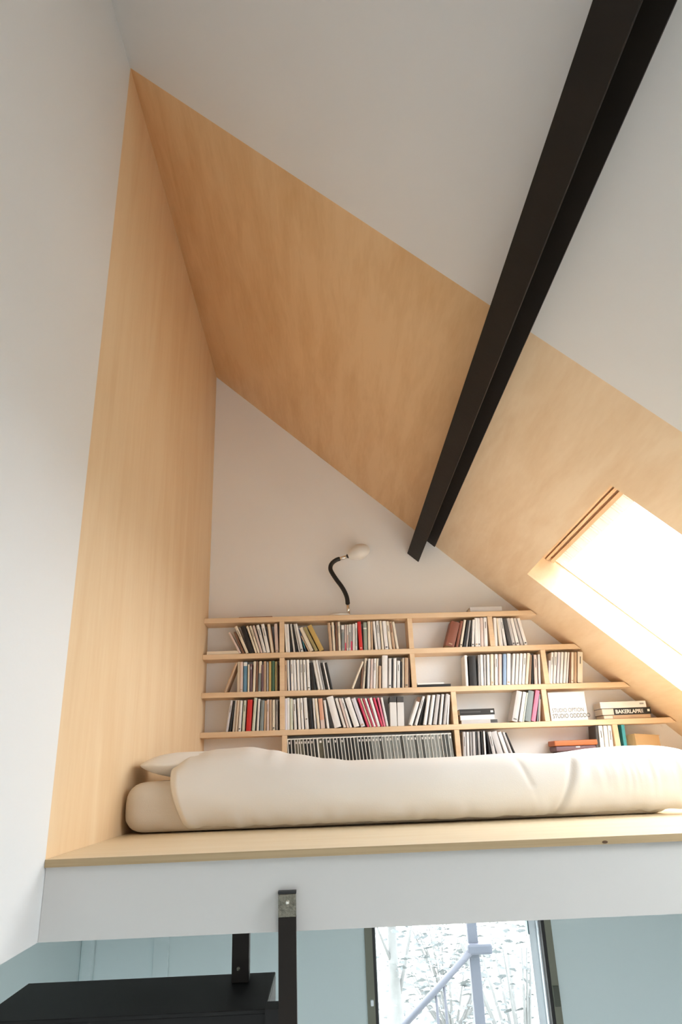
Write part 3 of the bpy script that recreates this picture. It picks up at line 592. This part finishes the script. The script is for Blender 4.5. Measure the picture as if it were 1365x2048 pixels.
# disc cases filling the long bottom bay
GA = (0.035, 0.033, 0.030); 
mdark = mat('disc_insert_dark', (0.018, 0.017, 0.015), 0.4, vary=0.5, vscale=40); mlight = mat('disc_insert_grey', (0.24, 0.25, 0.235), 0.45, vary=0.5, vscale=40)
mclear = mat('clear_case_edge', (0.86, 0.85, 0.80), 0.3); mmid = mat('disc_insert_mid', (0.07, 0.072, 0.065), 0.45, vary=0.5, vscale=40)
moli = mat('disc_insert_olive', (0.13, 0.12, 0.085), 0.45, vary=0.4, vscale=40)
xp = 575.5; k = 0
NUMW = ['', '', 'second', 'third']
while xp < 906:
    wpx = 7.0 if k not in (9,) else 12.5
    if k in (2, 3): wpx = 6.2
    Yb = YS + 0.008 + 0.006 * random.random()
    lean = -3.0 - 2.5 * min(1, max(0, (xp - 600) / 120)) if xp > 600 else -0.8
    P = at(xp + 3, 1527, Yb); Q = at(xp + 3 + wpx, 1527, Yb); yt = 1478 - (xp - 570) * 0.036
    T = at(xp + lean, yt, Yb); z = -0.0108; ang = math.atan2(T.x - P.x, T.z - z); w = (Q.x - P.x) * math.cos(ang) * .97
    h = (T.z - z) / math.cos(ang)
    lt = xp > 742
    body = (random.choice([mlight, mlight, mmid]) if lt else random.choice([mdark, mdark, mdark, mmid])) if k != 9 else moli
    if 2 <= k <= 4: body = moli
    bm = bmesh.new(); e = w * (0.24 if not lt else 0.16)
    box(bm, e, w, 0.001, 0.125, 0.001, h - 0.002, 0)
    box(bm, 0, e, 0, 0.127, 0, h, 1)
    box(bm, e, w, 0.0002, 0.02, h - 0.008, h, 1)
    if random.random() < 0.5: box(bm, w * 0.45, w * 0.8, 0.0004, 0.002, h * 0.83, h * 0.90, 1)
    o = obj('disc_case', bm, [body, mclear]); o.location = (P.x, Yb, z); o.rotation_euler = (0, ang, 0)
    k += 1
    nm = ORD[k - 1] if k <= 30 else None
    if nm is None:
        total_left = k
        nm = ORD[k - 31] + ' after the thirtieth'
    tone = 'grey' if body in (mlight,) else ('olive' if body is moli else ('mid-grey' if body is mmid else 'dark'))
    tag(o, f"{tone} clear-edged disc case, {nm} from left in the long bottom row", 'disc case', 'disc cases standing in the long bottom row')
    xp += wpx

# lying books and odd items
def lying(name, x0, x1, y0, y1, shelf_or_z, cov, label, depth=0.13, cat='book', Y=None, bands=None, pages_left=0.0, group=None, zoff=0.0):
    """a flat lying book seen spine-on; px box on the shelf front"""
    Yb = Y or YS + 0.012
    A = at(x0, y1, Yb); B = at(x1, y1, Yb); T = at((x0 + x1) / 2, y0, Yb); Bm = at((x0 + x1) / 2, y1, Yb)
    z = shelf_or_z; h = T.z - Bm.z; w = B.x - A.x
    bm = bmesh.new(); tk = min(0.0025, h * 0.15)
    box(bm, 0, w, 0, depth, 0, tk); box(bm, 0, w, 0, depth, h - tk, h); box(bm, 0 + pages_left * w, w, 0.0, tk, tk, h - tk)
    box(bm, 0.003 if pages_left == 0 else 0.002, w - 0.003, tk if pages_left == 0 else 0.0035, depth - 0.003, tk, h - tk, 1)
    mats = [BM_[cov], M['page']]
    for (f0, f1, g0, g1, key) in (bands or []):
        mm = BM_.get(key) or M[key]
        if mm not in mats: mats.append(mm)
        box(bm, w * f0, w * f1, -0.0006, 0.0, h * g0, h * g1, mats.index(mm))
    o = obj(name, bm, mats); o.location = (A.x, Yb, z + 0.0004)
    o.rotation_euler = (0, 0.006, 0)
    o.rotation_euler = (0, 0, 0)
    tag(o, label, cat, group); return o, z + h + 0.0008, w, h
# top of the shelf
xz = lambda px, y, i: zt(i, at(px, y, YS).x)
lying('magazine', 478, 545, 1231.6, 1233.2, xz(512, 1230, 0), 'rb', 'thin brownish magazine lying on the top shelf left of the lamp', 0.12, 'magazine')
lying('book', 941, 1005, 1211.5, 1221, xz(941, 1220, 0) , 'lg', 'pale grey book lying on the top shelf by the sloping ceiling', 0.13)
lying('book', 414, 478, 1302.5, 1309, max(zt(1, -.8), zt(1, -.6)), 'cr', 'slim cream book lying at the left end of the second shelf', 0.12)
_, z, _, _ = lying('book', 833, 902, 1361.5, 1366.5, xz(833, 1366, 2), 'bk', 'thin dark book lying at the bottom of the little stack in the open bay', 0.12, group='small stack in the second row')
lying('book', 835, 888, 1358.5, 1361.5, z, 'wh', 'thin white book on top of the little stack in the open bay', 0.11, group='small stack in the second row')
_, z, _, _ = lying('book', 924, 997, 1440, 1447.5, xz(924, 1446, 3), 'lg', 'grey book with a dark end, bottom of the stack in the third row', bands=[(0.8, 0.99, 0.1, 0.95, 'dg')], group='stack beside the middle divider')
_, z, _, _ = lying('book', 922, 990, 1430.3, 1439.5, z, 'wh', 'white book in the middle of the stack in the third row', group='stack beside the middle divider')
_, z, _, _ = lying('book', 920.5, 990.5, 1417.5, 1429.6, z, 'bk', 'black book with a white spot, top of the stack in the third row', bands=[(0.02, 0.6, 0.4, 0.65, 'dg'), (0.885, 0.96, 0.35, 0.68, 'wh')], group='stack beside the middle divider')
zs = xz(1205, 1436, 3)
_, z, _, _ = lying('book', 1209, 1303, 1428.5, 1436, zs, 'tn', 'tan book at the bottom of the three book stack under the slope', 0.14, pages_left=0.2, group='stack under the slope')
bko, z2, bw, bh = lying('book', 1206, 1304, 1414.5, 1428.2, z, 'bk', 'black book with bold white spine lettering, middle of the stack under the slope', 0.14, pages_left=0.24, group='stack under the slope')
lying('book', 1202, 1294, 1401.5, 1414.2, z2, 'wh', 'thick white book on top of the stack under the slope', 0.13, bands=[(0.86, 0.95, 0.45, 0.7, 'gy')], group='stack under the slope')

def text_on(parent, s, x, z, size, y, mm, sx=1.0, name='lettering', bold=0.0):
    cu = bpy.data.curves.new('t', 'FONT'); cu.body = s; cu.size = size; cu.extrude = 0.0003; cu.offset = bold
    to = bpy.data.objects.new('t', cu); C.objects.link(to)
    bpy.context.view_layer.update()
    me = bpy.data.meshes.new_from_object(to.evaluated_get(bpy.context.evaluated_depsgraph_get())); bpy.data.objects.remove(to)
    me.materials.clear(); me.materials.append(mm)
    me.transform(Matrix.Translation((x, y, z)) @ Matrix.Rotation(PI / 2, 4, 'X') @ Matrix.Diagonal((sx, 1, 1, 1)))
    o = bpy.data.objects.new(name, me); C.objects.link(o); o.parent = parent; return o
text_on(bko, 'BAKERLAPA', bw * 0.27, bh * 0.22, bh * 0.78, -0.0004, BM_['wh'], 0.95, bold=0.0009)
text_on(bko, 'TEE', bw * 0.715, bh * 0.25, bh * 0.72, -0.0004, BM_['wh'], 0.85, bold=0.0002)
bm = bmesh.new(); box(bm, bw * 0.93, bw * 0.975, -0.0007, 0.0, bh * 0.4, bh * 0.72); o = obj('emblem', bm, BM_['wh']); o.parent = bko

# white card with two lines of small print standing against the wall
A = at(1104, 1441, YS + 0.03); B = at(1178, 1441, YS + 0.03); T = at(1140, 1384, YS + 0.03)
t = thing('leaning_card', 'big white card with two lines of small print leaning in the third row', 'card', (A.x, YS + 0.03, zt(3, A.x) + .0006))
w = B.x - A.x; h = T.z - zt(3, A.x)
bm = bmesh.new(); box(bm, 0, w, 0, 0.006, 0, h); o = obj('board', bm, BM_['wh']); o.parent = t
text_on(t, 'STUDIO OPTION', 0.012, h * 0.30, 0.036, -0.0006, M['greyink'], 0.78)
text_on(t, 'STUDIO ODDDDO', 0.012, h * 0.10, 0.038, -0.0006, M['greyink'], 0.78, bold=0.0004)
bm = bmesh.new(); box(bm, 0.01, w * 0.66, -0.0004, 0, h * 0.55, h * 0.56); o = obj('printed_line', bm, BM_['lg']); o.parent = t

# bottom right: orange-brown case on folded dark things, cardboard box
A = at(1116, 1505, YS + .015); B = at(1192, 1505, YS + .015)
def softpile(name, x0, x1, z0, z1, mm, label, cat):
    bm = bmesh.new(); box(bm, x0, x1, YS + 0.012, YS + 0.15, z0, z1); bevel(bm, (z1 - z0) * 0.35, 4)
    o = obj(name, bm, mm, None, True); tag(o, label, cat); return o
zo = at(1150, 1491, YS + .015).z
za = -0.0105
lo = softpile('storage_box', A.x, B.x, za, zo - 0.0355, BM_['pu'], 'dusky purple storage box showing above the duvet, bottom right row', 'box')
lo2 = softpile('folded_pouch', A.x - 0.01, B.x + 0.012, zo - 0.035, zo - 0.001, BM_['pu'], 'dusky purple folded pouch under the orange brown case', 'pouch')
for sx, sz in ((1157, 1494), (1173, 1499)):
    q = at(sx, sz, YS + .011); bm = bmesh.new(); box(bm, q.x - 0.014, q.x + 0.014, YS + 0.0105, YS + 0.0135, q.z - 0.003, q.z + 0.004); bevel(bm, 0.002, 2)
    o = obj('bright_tab', bm, BM_['wh'], lo2 if sz < 1497 else lo); o['label'] = 'small white tab'
A = at(1110, 1490, YS + .01); B = at(1197, 1490, YS + .01); zt1 = at(1150, 1480, YS + .01).z
bm = bmesh.new(); box(bm, A.x, B.x, YS + .008, YS + .15, zo, zt1); bevel(bm, 0.008, 3)
o = obj('slim_case', bm, BM_['or'], None, True); tag(o, 'orange brown slim case lying on the purple pouch in the bottom row', 'case')
# cardboard box, turned a little, lid flaps peaked
t = thing('cardboard_box', 'small brown cardboard box at the right end of the bottom row', 'box', (0, 0, 0))
A = at(1274, 1490, YS + .012); B = at(1322, 1490, YS + .05); Lf = at(1250, 1490, YS + .10)
zb = at(1290, 1497, YS + .02).z; ztp = at(1274, 1467, YS + .012).z; zr = at(1322, 1470, YS + .05).z; zl = at(1252, 1473, YS + .1).z
bk = Vector((B.x + Lf.x - A.x, 4.78, 0))
bm = bmesh.new(); hexa(bm, [(A.x, YS + .012, zb), (B.x, YS + .05, zb), (B.x - 0.0, 4.77, zb), (Lf.x, YS + .10, zb), (A.x, YS + .012, ztp - .004), (B.x, YS + .05, zr - .004), (B.x, 4.77, zr), (Lf.x, YS + .10, zl)])
obj('body', bm, M['card'], t)
bm = bmesh.new(); hexa(bm, [(A.x - .002, YS + .009, ztp - .004), (B.x + .004, YS + .047, zr - .004), (B.x + .004, 4.775, zr), (Lf.x - .003, YS + .10, zl), (A.x - .002, YS + .009, ztp), (B.x + .004, YS + .047, zr), (B.x + .004, 4.775, zr + .004), (Lf.x - .003, YS + .10, zl + .004)])
obj('lid', bm, M['card'], t)
bm = bmesh.new(); box(bm, Lf.x - 0.005, B.x, YS + .03, 4.78, -0.0105, zb - 0.0005); bevel(bm, 0.003, 1)
o = obj('storage_box', bm, BM_['dg']); tag(o, 'dark grey flat box carrying the small cardboard box', 'box')

# ------------------------------------------------------------------ lamp on the top shelf
YL = 4.716
b0 = at(679, 1226, YL); bz = zt(0, b0.x)
t = thing('gooseneck_lamp', 'white reading lamp with a curved black flexible neck standing on the top shelf', 'lamp', (b0.x, YL, bz))
bm = bmesh.new(); lathe(bm, [(0.05, 0.0004), (0.078, 0.001), (0.082, 0.006), (0.081, 0.014), (0.074, 0.019), (0.05, 0.021), (0.01, 0.022)], 40, (b0.x, YL, bz)); obj('base', bm, M['lamp_white'], t, True)
s0 = at(697, 1224, YL); s1 = at(696, 1207, YL)
bm = bmesh.new(); tube(bm, [(s0.x, YL, bz + 0.018), (s1.x, YL, s1.z)], 0.0125, 14); obj('stem', bm, M['chrome'], t, True)
neck = [(696, 1208), (694.5, 1196), (690, 1184), (683, 1172), (674, 1160), (666, 1148), (661.5, 1139), (662, 1131), (666, 1125), (673, 1120), (680, 1117.5)]
pts = [at(x, y, YL) for x, y in neck]
fine = []
for i in range(len(pts) - 1):
    p_1 = pts[max(i - 1, 0)]; p0_ = pts[i]; p1_ = pts[i + 1]; p2_ = pts[min(i + 2, len(pts) - 1)]
    for q in range(8):
        tt = q / 8; fine.append(0.5 * ((2 * p0_) + (p1_ - p_1) * tt + (2 * p_1 - 5 * p0_ + 4 * p1_ - p2_) * tt ** 2 + (3 * p0_ - p_1 - 3 * p1_ + p2_) * tt ** 3))
fine.append(pts[-1])
bm = bmesh.new(); tube(bm, fine, [0.0152 + 0.0012 * (i % 2) for i in range(len(fine))], 14); obj('gooseneck', bm, M['rubber'], t, True)
c0 = at(678, 1118.5, YL); c1 = at(695.5, 1112.5, YL)
bm = bmesh.new(); tube(bm, [c0, c1], 0.0135, 14); obj('collar', bm, M['chrome'], t, True)
bm = bmesh.new(); c2 = at(697, 1112, YL); tube(bm, [c1, c2], 0.017, 14); obj('collar_ring', bm, M['rubber'], t, True)
hc = at(717, 1104.5, YL); ax = (hc - c1).normalized()
bm = bmesh.new(); bmesh.ops.create_uvsphere(bm, u_segments=32, v_segments=20, radius=1)
for v in bm.verts:
    x, y, z = v.co; k = 1 - 0.25 * max(0, -x); v.co = Vector((x * 0.088, y * 0.060 * k, z * 0.058 * k))
a = math.atan2(ax.z, ax.x)
bmesh.ops.transform(bm, matrix=Matrix.Translation(hc) @ Matrix.Rotation(-a, 4, 'Y'), verts=bm.verts)
obj('lamp_shade', bm, M['lamp_white'], t, True)

# ------------------------------------------------------------------ outside
bm = bmesh.new(); box(bm, -14, 16, 5.2, 30, -3.4, -3.3); struct('ground', bm, M['soil'])
def leafcloud(bm, cx, cy, cz_, sx, sy, sz, n, s):
    for _ in range(n):
        p = Vector((cx + random.gauss(0, sx), cy + random.gauss(0, sy), cz_ + random.gauss(0, sz)))
        r = Matrix.Rotation(random.random() * 6.28, 3, 'Z') @ Matrix.Rotation(random.gauss(0.6, .6), 3, 'X')
        l = s * (0.6 + random.random()); wd = l * 0.3
        vs = [bm.verts.new(p + r @ Vector(q)) for q in ((-l, 0, 0), (-l * .3, wd, .01), (l * .5, wd * .7, 0), (l, 0, -.01), (l * .5, -wd * .7, 0), (-l * .3, -wd, .01))]
        bm.faces.new(vs)
g = at(790, 1990, 9.0)
t = thing('garden_tree', 'pale slender tree trunk seen through the left side of the lower window', 'tree', (g.x, 9.0, -3.3))
bm = bmesh.new(); pp = [at(783, 1840, 9), at(786, 1900, 9), at(789, 1960, 9), at(793, 2048, 9)]
tube(bm, [pp[0] + Vector((0, 0, 1.2))] + pp + [Vector((pp[-1].x + 0.04, 9, -3.3))], [0.045, 0.05, 0.055, 0.065, 0.09, 0.14], 10); obj('trunk', bm, M['bark'], t, True)
bm = bmesh.new()
tube(bm, [at(795, 2010, 9), at(808, 1940, 9.1), at(818, 1885, 9.2), at(830, 1800, 9.3)], [0.03, 0.022, 0.018, 0.01], 8)
tube(bm, [at(786, 1930, 9), at(765, 1880, 8.9), at(745, 1830, 8.8)], [0.02, 0.015, 0.008], 8); obj('branch', bm, M['bark'], t, True)
bm = bmesh.new(); leafcloud(bm, g.x - .1, 9.0, -1.6, 0.35, 0.3, 0.5, 90, 0.05); leafcloud(bm, g.x, 9, -0.4, 0.6, 0.4, 0.4, 110, 0.05); obj('foliage', bm, M['leaf'], t)
for i, (px, py, Y, n, s, lab) in enumerate(((900, 2000, 10.5, 900, 0.055, 'leafy shrub behind the diagonal brace outside the window'), (1030, 1960, 8.4, 620, 0.045, 'leafy shrub right of the grey post outside the window'), (880, 1900, 12.5, 500, 0.065, 'far thin foliage in the upper part of the window view'))):
    c = at(px, py, Y)
    t = thing('garden_shrub', lab, 'shrub', (c.x, Y, -3.3), 'shrubs outside the window')
    bm = bmesh.new(); leafcloud(bm, c.x, Y, c.z, 0.55, 0.4, 0.5, n, s); obj('foliage', bm, M['leaf'], t)
    bm = bmesh.new()
    for q in range(16):
        a = random.random() * 6.28; tube(bm, [(c.x, Y, -3.3), (c.x + 0.2 * math.cos(a), Y + .2 * math.sin(a), (c.z - 3.3) / 2), (c.x + .6 * math.cos(a), Y + .5 * math.sin(a), c.z + .4)], [0.03, 0.02, 0.008], 6)
    obj('stem', bm, M['bark'], t, True)
YP = 7.0
a0, a1 = at(949, 1850, YP), at(960, 2040, YP)
t = thing('garden_post', 'grey metal post with a diagonal brace standing outside the lower window', 'post', (a1.x, YP, -3.3))
bm = bmesh.new(); box(bm, a1.x - 0.045, a1.x + 0.045, YP - .04, YP + .04, -3.3, -0.2); bevel(bm, 0.006, 1); obj('shaft', bm, M['galv'], t)
b0_, b1_ = at(951, 1893, YP - .06), at(800, 2060, YP - .06)
bm = bmesh.new(); tube(bm, [b0_, b1_ + (b1_ - b0_) * 0.4], 0.030, 8); obj('brace', bm, M['galv'], t)
c = at(955, 1895, YP)
bm = bmesh.new(); box(bm, c.x - 0.10, c.x + 0.12, YP - .09, YP + .06, c.z - .04, c.z + .045); bevel(bm, 0.02, 2); obj('bracket', bm, M['galv'], t)
for q, (px, py) in enumerate(((888, 1963), (872, 1981))):
    c0_ = at(px, py, YP - .06); bm = bmesh.new(); tube(bm, [c0_, c0_ + Vector((0.01, 0, -1.0))], 0.012, 8); obj('rod', bm, M['galv'], t)
# white parapet glimpsed through the roof window
pA = at(1130, 1107, 9.0); pB = at(1130, 1088, 9.0)
bm = bmesh.new(); box(bm, 2.6, 8.5, 9.0, 9.5, pA.z, pB.z); bevel(bm, 0.01, 1)
o = obj('roof_coping', bm, M['render']); tag(o, 'pale horizontal coping faintly seen through the bright roof window', 'coping')
bm = bmesh.new(); box(bm, 8.2, 8.6, 9.0, 9.5, -3.3, pA.z - .001); o = obj('coping_pier', bm, M['render']); o.parent = bpy.data.objects['roof_coping']

# ------------------------------------------------------------------ light
W = bpy.data.worlds.new('sky'); S.world = W; W.use_nodes = True
bg = W.node_tree.nodes['Background']; bg.inputs[0].default_value = (0.93, 0.97, 1.0, 1); bg.inputs[1].default_value = 15.5
wn = W.node_tree                         # overcast sky: brighter overhead, dim ground below the horizon
tc = wn.nodes.new('ShaderNodeTexCoord'); sp = wn.nodes.new('ShaderNodeSeparateXYZ'); cr = wn.nodes.new('ShaderNodeValToRGB')
mp = wn.nodes.new('ShaderNodeMath'); mp.operation = 'MULTIPLY_ADD'; mp.inputs[1].default_value = 0.5; mp.inputs[2].default_value = 0.5
wn.links.new(tc.outputs['Generated'], sp.inputs[0]); wn.links.new(sp.outputs['Z'], mp.inputs[0]); wn.links.new(mp.outputs[0], cr.inputs[0])
e = cr.color_ramp.elements; e[0].position = 0.0; e[0].color = (0.09, 0.095, 0.09, 1); e[1].position = 1.0; e[1].color = (1.0, 1.0, 1.0, 1)
q = cr.color_ramp.elements.new(0.49); q.color = (0.10, 0.105, 0.10, 1)
q = cr.color_ramp.elements.new(0.52); q.color = (0.55, 0.58, 0.61, 1)
wn.links.new(cr.outputs[0], bg.inputs[0])
def area(name, loc, rot, sx, sy, power, col, portal=False):
    l = bpy.data.lights.new(name, 'AREA'); l.shape = 'RECTANGLE'; l.size = sx; l.size_y = sy; l.energy = power; l.color = col
    if portal: l.cycles.is_portal = True
    o = bpy.data.objects.new(name, l); C.objects.link(o); o.location = loc; o.rotation_euler = rot; return o
c = cp((SX0 + SX1) / 2, (SY0 + SY1) / 2, 0.30)
o = area('skylight_portal', c, (0, 0, 0), SL * 1.05, 1.42, 1, (1, 1, 1), True)
z_ax = Vector((NX, 0, NZ)); x_ax = ET; y_ax = z_ax.cross(x_ax)
mm = Matrix.Identity(4)
for i in range(3): mm[i][0] = x_ax[i]; mm[i][1] = y_ax[i]; mm[i][2] = z_ax[i]; mm[i][3] = c[i]
o.matrix_world = mm
c = cp((TX0 + TX1) / 2, (TY0 + TY1) / 2, 0.30)
o = area('added_window_portal', c, (0, 0, 0), 1.25, 1.3, 1, (1, 1, 1), True)
for i in range(3): mm[i][3] = c[i]
o.matrix_world = mm
area('window_portal', ((WX0 + WX1) / 2, YB + 0.21, (WZ0 + WZ1) / 2), (-PI / 2, 0, 0), WX1 - WX0, WZ1 - WZ0, 1, (1, 1, 1), True)
area('added_rear_light', ((RX0 + RX1) / 2, YR - 0.02, (RZ0 + RZ1) / 2), (PI / 2, 0, 0), RX1 - RX0, RZ1 - RZ0, 7, (0.86, 0.93, 1.0))  # added area lamp standing in for daylight at the rear opening

S.cycles.max_bounces = 12; S.cycles.diffuse_bounces = 8; S.cycles.glossy_bounces = 4; S.cycles.transparent_max_bounces = 12
S.cycles.sample_clamp_indirect = 6; S.cycles.use_denoising = True
S.view_settings.view_transform = 'Standard'; S.view_settings.look = 'None'; S.view_settings.gamma = 1
S.view_settings.use_curve_mapping = False; S.view_settings.exposure = 0.0
